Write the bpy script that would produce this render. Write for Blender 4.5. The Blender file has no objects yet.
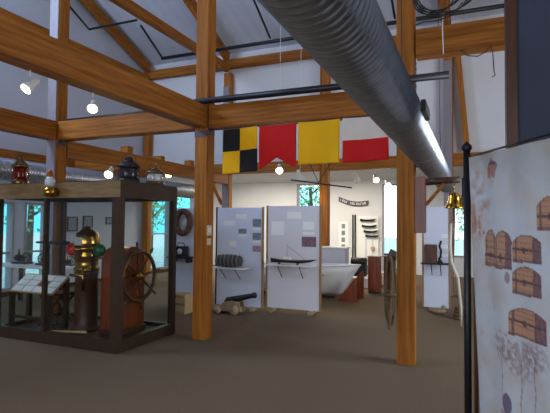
import bpy, bmesh, math, random
from mathutils import Vector, Matrix
random.seed(7)
C = bpy.context.scene.collection
PI = math.pi
# ---------------------------------------------------------------- camera
yaw, pitch, roll = .400, .035, .009
cy, sy, cp, sp = math.cos(yaw), math.sin(yaw), math.cos(pitch), math.sin(pitch)
F = Vector((-sy*cp, cy*cp, sp)); R_ = Vector((cy, sy, 0)); U_ = R_.cross(F)
R = R_*math.cos(roll)+U_*math.sin(roll); U = U_*math.cos(roll)-R_*math.sin(roll)
cd = bpy.data.cameras.new('camera'); cam = bpy.data.objects.new('camera', cd); C.objects.link(cam)
m3 = Matrix((R, U, -F)).transposed()
cam.matrix_world = Matrix.Translation((0, 0, 1.6)) @ m3.to_4x4()
cd.sensor_width = 36; cd.lens = 469.8/550*36; cd.clip_start = .05; cd.clip_end = 300
bpy.context.scene.camera = cam
# ---------------------------------------------------------------- world, sun, lights, exposure
w = bpy.data.worlds.new('sky'); bpy.context.scene.world = w; w.use_nodes = True
nt = w.node_tree; bg = nt.nodes['Background']
tc = nt.nodes.new('ShaderNodeTexCoord'); sx = nt.nodes.new('ShaderNodeSeparateXYZ'); cr = nt.nodes.new('ShaderNodeValToRGB')
nt.links.new(tc.outputs['Generated'], sx.inputs[0]); nt.links.new(sx.outputs['Z'], cr.inputs[0])
hz = nt.nodes.new('ShaderNodeMix'); hz.data_type = 'RGBA'; mr = nt.nodes.new('ShaderNodeMapRange')   # bright hazy sky ahead, bluer to the left
nt.links.new(sx.outputs['X'], mr.inputs[0]); mr.inputs[1].default_value = -.45; mr.inputs[2].default_value = -.15
nt.links.new(mr.outputs[0], hz.inputs[0]); nt.links.new(cr.outputs[0], hz.inputs[6]); hz.inputs[7].default_value = (.55, .72, .85, 1); nt.links.new(hz.outputs[2], bg.inputs[0])
cr.color_ramp.elements[0].color = (.07, .44, .68, 1); cr.color_ramp.elements[1].color = (.05, .30, .70, 1)
cr.color_ramp.elements[0].position = .05; cr.color_ramp.elements[1].position = .8
bg.inputs[1].default_value = 3.0
def light(name, kind, loc, target, energy, color, size=None, sizey=None, **k):
    d = bpy.data.lights.new(name, kind); d.energy = energy; d.color = color
    if kind == 'AREA':
        d.shape = 'RECTANGLE'; d.size = size; d.size_y = sizey or size
    o = bpy.data.objects.new(name, d); C.objects.link(o); o.location = loc
    o.rotation_euler = (Vector(target)-Vector(loc)).to_track_quat('-Z', 'Y').to_euler()
    for a, b in k.items(): setattr(d, a, b)
    return o
light('sun', 'SUN', (0, 0, 20), (-8, 11, 0), 1.3, (1, .96, .88), angle=.02)
# added fill from behind the camera; the back wall is solid
light('back_fill', 'AREA', (-2.5, -3.85, 2.2), (-2.5, 6, 2.4), 330, (.86, .91, 1), 6.0, 3.4)
# added side fill for panels and flags, no window in the right wall
light('right_fill', 'AREA', (3.9, 6.4, 2.0), (-4, 7.6, 1.9), 360, (.80, .89, 1), 3.6, 2.4)
# unseen fills added to brighten ceiling, clerestory and far aisle
# weak warm fill added high at the right, without a window
light('right_high_fill', 'AREA', (3.85, 6.6, 6.0), (-6, 10.5, 6.2), 70, (1, .88, .74), 4.5, 1.6)
light('left_high_fill', 'AREA', (-8.95, 3.0, 6.4), (-2.5, 11.5, 5.4), 760, (.50, .68, 1), 4.0, 1.8)  # cool fill added high at the left for ceiling and clerestory
light('aisle_fill', 'AREA', (-5.2, 13.4, 3.1), (-5.2, 13.4, 0), 275, (1, .94, .80), 5.4, 1.2)  # warm fill added under the closed aisle ceiling for the far wall
vs = bpy.context.scene.view_settings
vs.view_transform = 'Standard'; vs.look = 'None'; vs.gamma = 1; vs.use_curve_mapping = False; vs.exposure = 0.0

# ---------------------------------------------------------------- materials
def srgb(c): return tuple(((v/255+.055)/1.055)**2.4 if v/255 > .04045 else v/255/12.92 for v in c)+(1,)
def mat(name, col, rough=.6, metal=0, noise=0, scale=8, col2=None, stretch=None, bump=0, spec=.4, emit=None, est=0):
    m = bpy.data.materials.new(name); m.use_nodes = True; t = m.node_tree; b = t.nodes['Principled BSDF']
    b.inputs['Roughness'].default_value = rough; b.inputs['Metallic'].default_value = metal
    b.inputs['Specular IOR Level'].default_value = spec
    c = srgb(col); b.inputs['Base Color'].default_value = c
    if noise or col2 or bump:
        tx = t.nodes.new('ShaderNodeTexCoord'); mp = t.nodes.new('ShaderNodeMapping'); nz = t.nodes.new('ShaderNodeTexNoise')
        t.links.new(tx.outputs['Object'], mp.inputs[0]); t.links.new(mp.outputs[0], nz.inputs['Vector'])
        nz.inputs['Scale'].default_value = scale; nz.inputs['Detail'].default_value = 5
        if stretch: mp.inputs['Scale'].default_value = stretch
        rp = t.nodes.new('ShaderNodeValToRGB'); t.links.new(nz.outputs[0], rp.inputs[0])
        c2 = srgb(col2) if col2 else tuple(v*(1-noise) for v in c[:3])+(1,)
        rp.color_ramp.elements[0].position = .32; rp.color_ramp.elements[1].position = .68
        rp.color_ramp.elements[0].color = c2; rp.color_ramp.elements[1].color = c
        t.links.new(rp.outputs[0], b.inputs['Base Color'])
        if bump:
            bp = t.nodes.new('ShaderNodeBump'); bp.inputs['Strength'].default_value = bump; bp.inputs['Distance'].default_value = .01
            t.links.new(nz.outputs[0], bp.inputs['Height']); t.links.new(bp.outputs[0], b.inputs['Normal'])
    if emit:
        b.inputs['Emission Color'].default_value = srgb(emit); b.inputs['Emission Strength'].default_value = est
    return m
def glass(name, tint=(1, 1, 1, 1), amt=.08):
    m = bpy.data.materials.new(name); m.use_nodes = True; t = m.node_tree; t.nodes.clear()
    o = t.nodes.new('ShaderNodeOutputMaterial'); mx = t.nodes.new('ShaderNodeMixShader')
    a = t.nodes.new('ShaderNodeBsdfTransparent'); g = t.nodes.new('ShaderNodeBsdfGlossy'); lw = t.nodes.new('ShaderNodeLayerWeight'); fr = t.nodes.new('ShaderNodeMath'); fr.operation = 'POWER'; fr.inputs[1].default_value = 4; lw.inputs[0].default_value = .5; ml = t.nodes.new('ShaderNodeMath'); ml.operation = 'MULTIPLY_ADD'; ml.inputs[1].default_value = .35; ml.inputs[2].default_value = .025; t.links.new(lw.outputs['Facing'], fr.inputs[0]); t.links.new(fr.outputs[0], ml.inputs[0])
    a.inputs[0].default_value = tint; g.inputs['Roughness'].default_value = .02; 
    fr = ml
    t.links.new(fr.outputs[0], mx.inputs[0]); t.links.new(a.outputs[0], mx.inputs[1]); t.links.new(g.outputs[0], mx.inputs[2])
    t.links.new(mx.outputs[0], o.inputs[0]); return m
WC = (164, 102, 38); WD = (122, 70, 22)
timX = mat('timber_x', WC, .55, col2=WD, scale=3, stretch=(.5, 6, 9), bump=.15, spec=.15)
timY = mat('timber_y', WC, .55, col2=WD, scale=3, stretch=(6, .5, 9), bump=.15, spec=.15)
timZ = mat('timber_z', (170, 106, 40), .6, col2=(130, 76, 24), scale=3, stretch=(9, 9, .5), bump=.15, spec=.15)
pale = mat('cool_lit_face', (132, 122, 126), .6, noise=.08, scale=5)  # flat pale tone painting cool light on post fronts
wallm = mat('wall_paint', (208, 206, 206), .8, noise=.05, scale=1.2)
ceilm = mat('ceiling_board', (188, 190, 200), .85, noise=.12, scale=1.5, stretch=(4, .3, .3))
carpet = mat('carpet', (120, 102, 82), .95, col2=(95, 82, 66), scale=90, bump=.6, spec=.1)
M = dict(
 black=mat('black_metal', (26, 26, 30), .45, noise=.3, scale=20), iron=mat('iron', (44, 42, 42), .5, metal=.5, noise=.3, scale=30),
 steel=mat('galvanised', (178, 182, 190), .32, metal=.88, noise=.25, scale=14), plate=mat('connector_steel', (96, 92, 98), .5, metal=.6, noise=.2, scale=20),
 brass=mat('brass', (200, 152, 62), .22, metal=1, noise=.35, scale=12), copper=mat('copper', (190, 110, 60), .3, metal=1, noise=.3, scale=12),
 casew=mat('case_wood', (132, 106, 68), .5, col2=(104, 80, 50), scale=4, stretch=(1, 6, 6)), casedark=mat('case_dark_wood', (60, 42, 28), .45, noise=.3, scale=9),
 mahog=mat('mahogany', (134, 62, 30), .35, col2=(92, 40, 20), scale=3, stretch=(6, 6, .6)), walnut=mat('walnut', (84, 48, 28), .45, col2=(56, 32, 20), scale=5, stretch=(6, 6, .6)),
 panel=mat('panel_fabric', (200, 203, 216), .85, noise=.06, scale=60), panel2=mat('panel_fabric_warm', (206, 202, 206), .85, noise=.06, scale=60),
 edge=mat('panel_edge', (150, 116, 78), .6, noise=.2, scale=12), white=mat('white_paint', (226, 224, 216), .5, noise=.04, scale=6),
 paper=mat('paper', (228, 226, 220), .7, noise=.1, scale=40), photo=mat('photo_print', (72, 78, 92), .4, col2=(150, 150, 156), scale=50),
 photor=mat('photo_print_red', (120, 52, 50), .4, col2=(170, 168, 176), scale=55), photob=mat('photo_print_blue', (56, 62, 92), .4, col2=(140, 96, 90), scale=45),
 red=mat('red_enamel', (206, 22, 14), .3, noise=.1), green=mat('green_enamel', (14, 84, 50), .3, noise=.1), redglass=mat('red_lens', (110, 14, 14), .15, noise=.2),
 lens=mat('clear_lens', (190, 196, 200), .1, noise=.2, spec=.8), rope=mat('rope', (110, 86, 58), .9, noise=.5, scale=60, bump=.6), dbrass=mat('dark_brass', (120, 92, 54), .3, metal=.8, noise=.3, scale=12), darkred=mat('dark_red_cloth', (92, 22, 32), .85, noise=.3, scale=20),
 ring=mat('life_ring', (104, 62, 48), .7, col2=(72, 40, 34), scale=10), barrel=mat('barrel', (62, 62, 66), .6, noise=.3, scale=10), hoop=mat('hoop', (112, 104, 92), .5, noise=.2, scale=10),
 oldwood=mat('old_wood', (170, 148, 116), .8, col2=(124, 104, 80), scale=8, bump=.3), palewood=mat('pale_plywood', (184, 154, 108), .7, noise=.15, scale=8),
 fr=mat('flag_red', (226, 34, 32), .75, noise=.1, scale=5), fy=mat('flag_yellow', (252, 208, 16), .75, noise=.08, scale=5), fb=mat('flag_black', (22, 20, 26), .8, noise=.1, scale=5), fw=mat('flag_white', (236, 228, 222), .75, noise=.08, scale=5),
 navy=mat('navy_board', (66, 72, 92), .8, noise=.1, scale=4), dtrim=mat('dark_trim', (92, 50, 30), .4, col2=(62, 32, 20), scale=5, stretch=(6, 6, .5)),
 leaf=mat('leaf', (120, 190, 120), .6, col2=(76, 150, 96), scale=3), bark=mat('bark', (90, 72, 56), .9, noise=.4, scale=10, bump=.5),
 grass=mat('gravel_ground', (206, 210, 204), .95, col2=(150, 176, 150), scale=5), hull=mat('hull_white', (212, 210, 206), .45, noise=.06, scale=4),
 lampw=mat('lit_bulb', (255, 240, 200), .5, emit=(255, 226, 170), est=26), lampc=mat('lamp_housing', (216, 214, 206), .35, noise=.05),
 switch=mat('switch_plate', (198, 176, 140), .5, noise=.05), wire=mat('wire', (40, 36, 36), .6, noise=.1), bone=mat('pale_rib', (200, 192, 176), .6, noise=.15, scale=9),
 board=mat('name_board', (78, 76, 82), .5, noise=.3, scale=12), bead=mat('smoked_lens', (46, 44, 46), .2, noise=.1))
for k in ('fr', 'fy', 'fw'):     # thin bunting lets some light through
    t_ = M[k].node_tree; b_ = t_.nodes['Principled BSDF']; o_ = t_.nodes['Material Output']
    tr_ = t_.nodes.new('ShaderNodeBsdfTranslucent'); ms_ = t_.nodes.new('ShaderNodeMixShader'); ms_.inputs[0].default_value = .45
    tr_.inputs[0].default_value = srgb({'fr': (236, 44, 40), 'fy': (255, 214, 20), 'fw': (250, 244, 236)}[k])
    t_.links.new(b_.outputs[0], ms_.inputs[1]); t_.links.new(tr_.outputs[0], ms_.inputs[2]); t_.links.new(ms_.outputs[0], o_.inputs[0])
glz = glass('window_glass'); gcase = glass('case_glass', (.93, .96, .96, 1))

# ---------------------------------------------------------------- helpers
def rotm(rx=0, ry=0, rz=0): return (Matrix.Rotation(rz, 4, 'Z') @ Matrix.Rotation(ry, 4, 'Y') @ Matrix.Rotation(rx, 4, 'X'))
class MB:
    def __init__(s): s.bm = bmesh.new()
    def box(s, x0, x1, y0, y1, z0, z1, mi=0, rot=None, bev=0):
        r = bmesh.ops.create_cube(s.bm, size=1)
        c = Vector(((x0+x1)/2, (y0+y1)/2, (z0+z1)/2))
        for v in r['verts']:
            p = Vector((v.co.x*(x1-x0), v.co.y*(y1-y0), v.co.z*(z1-z0)))
            if rot: p = rot @ p
            v.co = c+p
        fs = {f for v in r['verts'] for f in v.link_faces}
        for f in fs: f.material_index = mi
        if bev:
            es = list({e for f in fs for e in f.edges})
            bmesh.ops.bevel(s.bm, geom=es, offset=bev, segments=2, affect='EDGES')
        return s
    def bar(s, a, b, w, h, mi=0, up=(0, 0, 1), bev=0):
        a, b = Vector(a), Vector(b); d = (b-a); L = d.length; d.normalize()
        sd = d.cross(Vector(up)).normalized(); u = sd.cross(d)
        rot = Matrix((sd, d, u)).transposed().to_4x4(); c = (a+b)/2
        return s.box(c.x-w/2, c.x+w/2, c.y-L/2, c.y+L/2, c.z-h/2, c.z+h/2, mi, rot, bev)
    def rings(s, rs, mi=0, cap=True, smooth=True, close=False):
        vs_ = [[s.bm.verts.new(p) for p in r] for r in rs]; n = len(rs[0])
        seq = list(zip(vs_, vs_[1:]))+([(vs_[-1], vs_[0])] if close else [])
        for a, b in seq:
            for i in range(n):
                try:
                    f = s.bm.faces.new((a[i], a[(i+1) % n], b[(i+1) % n], b[i])); f.material_index = mi; f.smooth = smooth
                except ValueError: pass
        if cap and not close:
            for r in (vs_[0][::-1], vs_[-1]):
                f = s.bm.faces.new(r); f.material_index = mi
        return s
    def tube(s, pts, r, n=10, mi=0, close=False):
        pts = [Vector(p) for p in pts]; rs = []; N = len(pts); prev = None
        for i, p in enumerate(pts):
            if close: d = pts[(i+1) % N]-pts[i-1]
            else: d = pts[min(i+1, N-1)]-pts[max(i-1, 0)]
            d.normalize()
            if prev is None:
                a = d.orthogonal().normalized()
            else: a = (prev-d*prev.dot(d)).normalized()
            prev = a; b = d.cross(a); rr = r[i] if isinstance(r, (list, tuple)) else r
            rs.append([p+(a*math.cos(t*2*PI/n)+b*math.sin(t*2*PI/n))*rr for t in range(n)])
        return s.rings(rs, mi, close=close)
    def lathe(s, prof, o=(0, 0, 0), axis='z', n=24, mi=0):
        o = Vector(o); rs = []
        for r, h in prof:
            r = max(r, .0006); ring = []
            for t in range(n):
                a, b = r*math.cos(t*2*PI/n), r*math.sin(t*2*PI/n)
                ring.append(o+(Vector((a, b, h)) if axis == 'z' else Vector((h, a, b)) if axis == 'x' else Vector((b, h, a))))
            rs.append(ring)
        return s.rings(rs, mi)
    def ball(s, c, r, mi=0, n=16, sc=(1, 1, 1)):
        rr = bmesh.ops.create_uvsphere(s.bm, u_segments=n, v_segments=n//2+2, radius=r)
        for v in rr['verts']: v.co = Vector((v.co.x*sc[0], v.co.y*sc[1], v.co.z*sc[2]))+Vector(c)
        for f in {f for v in rr['verts'] for f in v.link_faces}: f.material_index = mi; f.smooth = True
        return s
    def prism(s, poly, d, mi=0):   # polygon of 3D points extruded by vector d
        d = Vector(d); a = [s.bm.verts.new(Vector(p)) for p in poly]; b = [s.bm.verts.new(Vector(p)+d) for p in poly]; n = len(a)
        for q in (a[::-1], b): s.bm.faces.new(q).material_index = mi
        for i in range(n): s.bm.faces.new((a[i], a[(i+1) % n], b[(i+1) % n], b[i])).material_index = mi
        return s
    def build(s, name, mats, parent=None, loc=None):
        bmesh.ops.recalc_face_normals(s.bm, faces=s.bm.faces)
        if parent is not None: off = Vector(parent.location)
        elif loc is not None: off = Vector(loc)
        else: off = Vector((0, 0, 0))
        me = bpy.data.meshes.new(name)
        if off.length:
            for v in s.bm.verts: v.co -= off
        s.bm.to_mesh(me); s.bm.free()
        for m in (mats if isinstance(mats, (list, tuple)) else [mats]): me.materials.append(m)
        o = bpy.data.objects.new(name, me); C.objects.link(o)
        if parent is not None: o.parent = parent
        elif loc is not None: o.location = off
        return o
# all part meshes are given in world coordinates; build() moves them into their thing's frame
def sub(o, name, mb, m, thing_):   # a sub-part under part o (its frame equals the thing's)
    c = mb.build(name, m, thing_); c.parent = o; return c
def thing(name, label, cat, loc=(0, 0, 0), group=None):
    o = bpy.data.objects.new(name, None); o.empty_display_size = .1; C.objects.link(o); o.location = loc
    o['label'] = label; o['category'] = cat
    if group: o['group'] = group
    return o
def tag(o, label, cat, group=None):
    o['label'] = label; o['category'] = cat
    if group: o['group'] = group
    return o
def struct(name, mb, m):
    o = mb.build(name, m); o['kind'] = 'structure'; return o
def dup(root, loc, label, group=None, rz=None):
    r = root.copy(); C.objects.link(r); r.location = loc; r['label'] = label
    if group: r['group'] = group
    if rz is not None: r.rotation_euler = (0, 0, rz)
    for ch in list(root.children):
        c = ch.copy(); C.objects.link(c); c.parent = r
        for g in list(ch.children):
            d = g.copy(); C.objects.link(d); d.parent = c
    return r
def arc(c, r, a0, a1, n, ax='xz'):
    o = []
    for i in range(n+1):
        t = a0+(a1-a0)*i/n; u, v = r*math.cos(t), r*math.sin(t)
        o.append((c[0]+u, c[1], c[2]+v) if ax == 'xz' else (c[0], c[1]+u, c[2]+v) if ax == 'yz' else (c[0]+u, c[1]+v, c[2]))
    return o

# ---------------------------------------------------------------- the room
LX, RX, BY, FY = -9.1, 4.0, -4.0, 15.5
struct('floor', MB().box(LX-.1, RX+.1, BY-.1, FY+.1, -.15, 0), carpet)
struct('ground', MB().box(-60, 40, -20, 60, -.6, -.16), M['grass'])
wall_l = mat('wall_paint_dimmed', (180, 182, 192), .8, noise=.05, scale=1.2)  # wall paint copy, darkened to put weaker light into the left wall
def wall(name, axis, p0, p1, a0, a1, z0, z1, holes, m=wallm):   # holes: (a0,a1,z0,z1), non overlapping along a
    b = MB(); cur = a0
    def seg(u0, u1, v0, v1):
        if u1-u0 < 1e-4 or v1-v0 < 1e-4: return
        if axis == 'x': b.box(p0, p1, u0, u1, v0, v1)
        else: b.box(u0, u1, p0, p1, v0, v1)
    for h in sorted(holes):
        seg(cur, h[0], z0, z1); seg(h[0], h[1], z0, h[2]); seg(h[0], h[1], h[3], z1); cur = h[1]
    seg(cur, a1, z0, z1)
    return struct(name, b, m)
LW = [(5.9, 6.32, .12, 2.0), (6.5, 7.12, .12, 2.0), (7.38, 7.98, .12, 2.0), (11.75, 12.75, .12, 2.75), (12.95, 14.2, .12, 2.75), (3.4, 4.2, .12, 2.0)]
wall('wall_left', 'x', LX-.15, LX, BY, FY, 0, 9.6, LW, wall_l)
FW = [(-5.72, -4.62, .95, 2.97), (-2.75, -1.95, .1, 2.9), (-.75, -.1, .6, 2.5)]
wall('wall_far', 'y', FY, FY+.15, LX-.15, RX+.15, 0, 3.2, FW)
wall('wall_right', 'x', RX, RX+.15, BY, FY, 0, 9.6, [])
wall('wall_back', 'y', BY-.15, BY, LX-.15, RX+.15, 0, 7.1, [])
struct('wall_clerestory', MB().box(LX, RX, 11.53, 11.63, 3.24, 6.38), wallm)
struct('wall_partition', MB().box(.255, RX, 3.2, 3.32, 0, 4.6), M['navy'])
struct('trim_1', MB().box(.19, .252, 3.17, 3.34, 0, 4.6, bev=.004), M['dtrim'])
S = .385; Z0 = 6.2
b = MB(); RY = 2.5; zr = Z0+(11.9-RY)*S
b.prism([(LX-.15, 11.9, Z0), (LX-.15, RY, zr), (LX-.15, BY-.3, zr-(RY-BY+.3)*S), (LX-.15, BY-.3, zr-(RY-BY+.3)*S+.2), (LX-.15, RY, zr+.2), (LX-.15, 11.9, Z0+.2)], (RX-LX+.3, 0, 0))
struct('ceiling', b, ceilm)
struct('ceiling_aisle', MB().prism([(LX-.15, 11.6, 3.6), (LX-.15, FY+.3, 3.0), (LX-.15, FY+.3, 3.15), (LX-.15, 11.6, 3.75)], (RX-LX+.3, 0, 0)), wallm)
struct('baseboard_left', MB().box(LX, LX+.02, BY, FY, 0, .1), M['dtrim'])
wn = 0
winframe = mat('window_frame', (150, 134, 130), .5, noise=.1, scale=6)
def window(axis, p0, p1, h, transom=None, vert=None):
    global wn; wn += 1
    a0, a1, z0, z1 = h; b = MB(); t = .045
    def bx(u0, u1, v0, v1, q0=p0-.02, q1=p1+.02):
        if axis == 'x': b.box(q0, q1, u0, u1, v0, v1)
        else: b.box(u0, u1, q0, q1, v0, v1)
    bx(a0, a0+t, z0, z1); bx(a1-t, a1, z0, z1); bx(a0+t, a1-t, z0, z0+t); bx(a0+t, a1-t, z1-t, z1)
    if transom: bx(a0+t, a1-t, transom-.02, transom+.02, p0+.03, p1-.03)
    if vert: bx(vert-.02, vert+.02, z0+t, (transom or z1)-.02, p0+.03, p1-.03)
    f = struct('window_%d' % wn, b, winframe)
    g = MB(); pm = (p0+p1)/2
    if axis == 'x': g.box(pm-.003, pm+.003, a0+t, a1-t, z0+t, z1-t)
    else: g.box(a0+t, a1-t, pm-.003, pm+.003, z0+t, z1-t)
    pn = g.build('pane', glz); pn.parent = f
for h in LW: window('x', LX-.15, LX, h, transom=h[2]+(h[3]-h[2])*.42)
for h in FW: window('y', FY, FY+.15, h, transom=1.1 if h[0] < -5 else None)
for k, (x, y, ax) in enumerate([(LX-.07, 6.41, 'x'), (LX-.07, 7.25, 'x'), (LX-.07, 12.85, 'x')]):
    pass

# ---------------------------------------------------------------- timber frame
def post(x, y, z0, z1, label, w=.2, plate=None, lit_face=False):
    t = thing('timber_post', label, 'post', (x, y, z0), 'timber posts of the frame')
    MB().box(x-w/2, x+w/2, y-w/2, y+w/2, z0, z1, bev=.008).build('shaft', timZ, t)
    if lit_face: MB().box(x-w/2, x+w/2-.02, y-w/2-.02, y-w/2-.001, z0, z1-.4).build('lit_face_sheet', pale, t)['label'] = 'added pale sheet imitating cool light on the post face'  # thin sheet added to put cool light on the post front
    if plate:
        for sx_ in (-1, 1): MB().box(x+sx_*(w/2+.004)-.003, x+sx_*(w/2+.004)+.003, y-.07, y+.07, plate-.2, plate+.17).build('connector_plate', M['plate'], t)
        MB().box(x-w/2, x+w/2, y-w/2-.007, y-w/2-.001, plate-.24, plate-.16).build('connector_strap', M['plate'], t)
        for dz in (-.15, -.05, .05, .12): MB().lathe([(.001, 0), (.012, 0), (.012, .01), (.001, .012)], (x+w/2+.008, y-.03, plate+dz), 'x', 8).build('bolt_head', M['iron'], t)
    return t
X1, X2, X3, X4 = -3.46, -.72, -6.25, -9.0
XP1 = X1
p1 = post(X1, 5.64, 0, 5.74, 'thick orange timber post with a switch plate, right of the glass case', w=.2, plate=3.02)
post(X2, 5.64, 0, 5.74, 'thick timber post with the rope coil hanging at its side', w=.2, plate=3.35)
post(X3, 5.64, 0, 5.74, 'timber post standing behind the left part of the glass case', w=.2, plate=3.02, lit_face=True)
post(X3, 11.4, 0, 5.74, 'distant timber post rising behind the panel with the barrel shelf', w=.2, lit_face=True)
post(X1, 11.4, 0, 5.74, 'distant pinkish timber post beside the boat, just behind the right panel edge', w=.22)
post(-.52, 11.4, 0, 5.74, 'distant timber post rising beside the coil of cable', w=.2, lit_face=True)
post(X4+.05, 11.4, 0, 5.74, 'distant timber post against the left wall seen through the case', w=.18)
def beam(a, b_, w, h, label, m, name='timber_beam', cat='beam', up=(0, 0, 1)):
    a, b_ = Vector(a), Vector(b_); c = (a+b_)/2
    o = MB().bar(a, b_, w, h, up=up, bev=.006).build(name, m, loc=c)
    return tag(o, label, cat)
zb = 3.05
beam((X1, BY+.02, zb), (X1, 5.53, zb), .2, .3, 'massive timber beam running from upper left down to the switch-plate post', timY)
beam((X3, BY+.02, zb), (X3, 5.53, zb), .2, .3, 'timber beam entering at far left and ending at the post behind the case', timY)
beam((X3+.115, 5.64, zb), (X1-.115, 5.64, zb), .2, .3, 'timber cross beam between the post behind the case and the switch-plate post', timX)
beam((X1+.115, 5.64, zb), (X2-.115, 5.64, zb), .2, .31, 'timber cross beam above the four signal flags', timX)
beam((X2+.115, 5.64, 3.69), (RX-.01, 5.64, 3.69), .2, .31, 'high timber beam leading right from the rope-coil post', timX)
beam((X3, 5.76, 2.79), (X3, 11.28, 2.79), .18, .28, 'lower timber beam running away behind the post in the case', timY)
beam((X4+.05, 4.6, 2.93), (X4+.05, 11.29, 2.93), .16, .28, 'timber beam along the left window wall above the second duct', timY)
beam((X4+.14, 8.6, 2.93), (X3-.1, 8.6, 2.93), .16, .26, 'short timber cross beam over the far left bay', timX)
for a, c, l in ((X4+.15, X3-.11, 'far timber cross beam in the bay left of the switch-plate post'), (X3+.11, X1-.12, 'far timber cross beam behind the checked flag'), (X1+.12, -.63, 'far timber cross beam behind the yellow flag'), (-.41, RX-.01, 'far timber cross beam at the right over the bell')):
    beam((a, 11.4, zb+.02), (c, 11.4, zb+.02), .2, .28, l, timX)
beam((LX+.01, 11.4, 5.99), (RX-.01, 11.4, 5.99), .16, .24, 'high far timber plate where the roof timbers land', timX)
for x, l in ((X3, 'high timber tie beam running away above the flags to the far plate'), (X1, 'high timber tie beam hidden mostly behind the big duct'), (X4+.05, 'high timber tie beam along the left gable'), (-.52, 'high timber tie beam right of the big duct')):
    beam((x, BY+.4, 5.86), (x, 11.31, 5.86), .14, .2, l, timY, 'tie_beam')
for x, l in ((X4+.08, 'sloping rafter at upper left landing on the far plate'), (X3, 'sloping rafter passing behind the top of the switch-plate post'), (X1, 'sloping rafter behind the big duct'), (-.52, 'sloping rafter above the coil of cable')):
    beam((x, 11.3, 6.17), (x, RY+.1, 6.17+(11.2-RY)*S), .14, .22, l, timY, 'rafter', 'rafter')
for x in (X3,):
    beam((x-.56, 11.4, 2.86), (x-.14, 11.4, 2.1), .1, .13, 'short diagonal brace just right of the switch-plate post', timX, 'knee_brace', 'brace', up=(0, 1, 0))
beam((-.34, 11.35, 5.8), (-.12, 11.35, 3.25), .12, .14, 'long leaning timber brace beside the far post at upper right', timZ, 'knee_brace', 'brace', up=(0, 1, 0))
for y, l in ((7.3, 'nearer'), (9.5, 'farther')):
    tag(MB().box(X3-.09, X3+.09, y-.08, y+.08, 2.935, 3.07, bev=.005).build('timber_block', timX, loc=(X3, y, 2.935)), '%s stub block on top of the lower timber beam' % l, 'block')
# switch plates on P1
t = thing('switch_plate', 'beige switch plates on the right face of the timber post', 'switch', (X1+.1, 5.6, 1.35))
MB().box(X1+.101, X1+.112, 5.55, 5.67, 1.42, 1.56, bev=.002).build('plate', M['switch'], t)
MB().box(X1+.101, X1+.112, 5.56, 5.66, 1.29, 1.38, bev=.002).build('outlet', M['switch'], t)
q = MB(); q.box(X1+.112, X1+.12, 5.58, 5.60, 1.46, 1.52); q.box(X1+.112, X1+.12, 5.62, 5.64, 1.46, 1.52); q.build('toggle', M['white'], t)

# ---------------------------------------------------------------- ducts and pipes
def spiral_duct(name, label, x, z, y0, y1, r, ribs, n=40, straps=()):
    b = MB(); prof = []; L = y1-y0; N = int(L/ribs)
    for i in range(N+1):
        y = y0+L*i/N
        prof += [(r, y), (r, y+ribs*.72), (r*1.05, y+ribs*.80), (r*1.05, y+ribs*.88), (r, y+ribs*.96)]
    b.lathe([(p, h) for p, h in prof if h <= y1], (x, 0, z), 'y', n)
    t = thing(name, label, 'duct', (x, y0, z)); b.build('duct_pipe', M['steel'], t)
    for s in straps:
        MB().lathe([(r*1.03, s), (r*1.05, s), (r*1.05, s+.05), (r*1.03, s+.05)], (x, 0, z), 'y', n).build('collar', M['steel'], t)
    return t
d = spiral_duct('spiral_duct', 'large galvanised spiral duct crossing from the top towards the bell', -.45, 2.33, -.6, 9.2, .144, .045, straps=(4.55, 6.2))
MB().box(-.302, -.272, 3.05, 3.36, 2.31, 2.385, bev=.004).build('damper_box', M['black'], d)
for y in (1.2, 3.4, 7.6): MB().tube([(-.46, y, 2.48), (-.5, y, 5.75)], .004, 6).build('hanger_wire', M['wire'], d)
spiral_duct('ventilation_duct', 'second silver duct running along the far left window bay', -7.8, 2.52, 1.0, 12.0, .2, .06)
def pipe(pts, r, label): return tag(MB().tube(pts, r, 10).build('sprinkler_pipe', M['black'], loc=pts[0]), label, 'pipe')
pipe([(-3.52, 5.46, 3.25), (-.24, 5.46, 3.25)], .042, 'thick black pipe above the flag beam ending behind the duct')
pipe([(-6.1, 5.6, 3.222), (-3.6, 5.6, 3.222)], .02, 'thin dark pipe over the cross beam left of the switch-plate post')
zz = lambda y: Z0+(11.9-y)*S-.12
pipe([(-7.7, 10.3, 5.99), (-4, 10.3, 5.99), (RX-.1, 10.3, 5.99)], .045, 'long black pipe crossing high below the ceiling from left to right')
pipe([(-7.7, 10.3, 6.03), (-7.52, 9.2, 6.43)], .028, 'sloping thin black pipe joining the left end of the long pipe')
pipe([(-7.5, 9.03, 6.49), (-8.98, 9.0, 6.48), (-8.93, 8.4, 6.72), (-8.93, 7.0, 7.4)], .028, 'bent thin black pipe at upper left beside the rafter')
pipe([(-4.5, 10.25, 6.06), (-4.5, 6.4, zz(6.4))], .026, 'sloping thin black pipe left of the big duct')
pipe([(-1.55, 10.25, 6.06), (-1.55, 6.4, zz(6.4))], .026, 'sloping thin black pipe right of the big duct')
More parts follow.
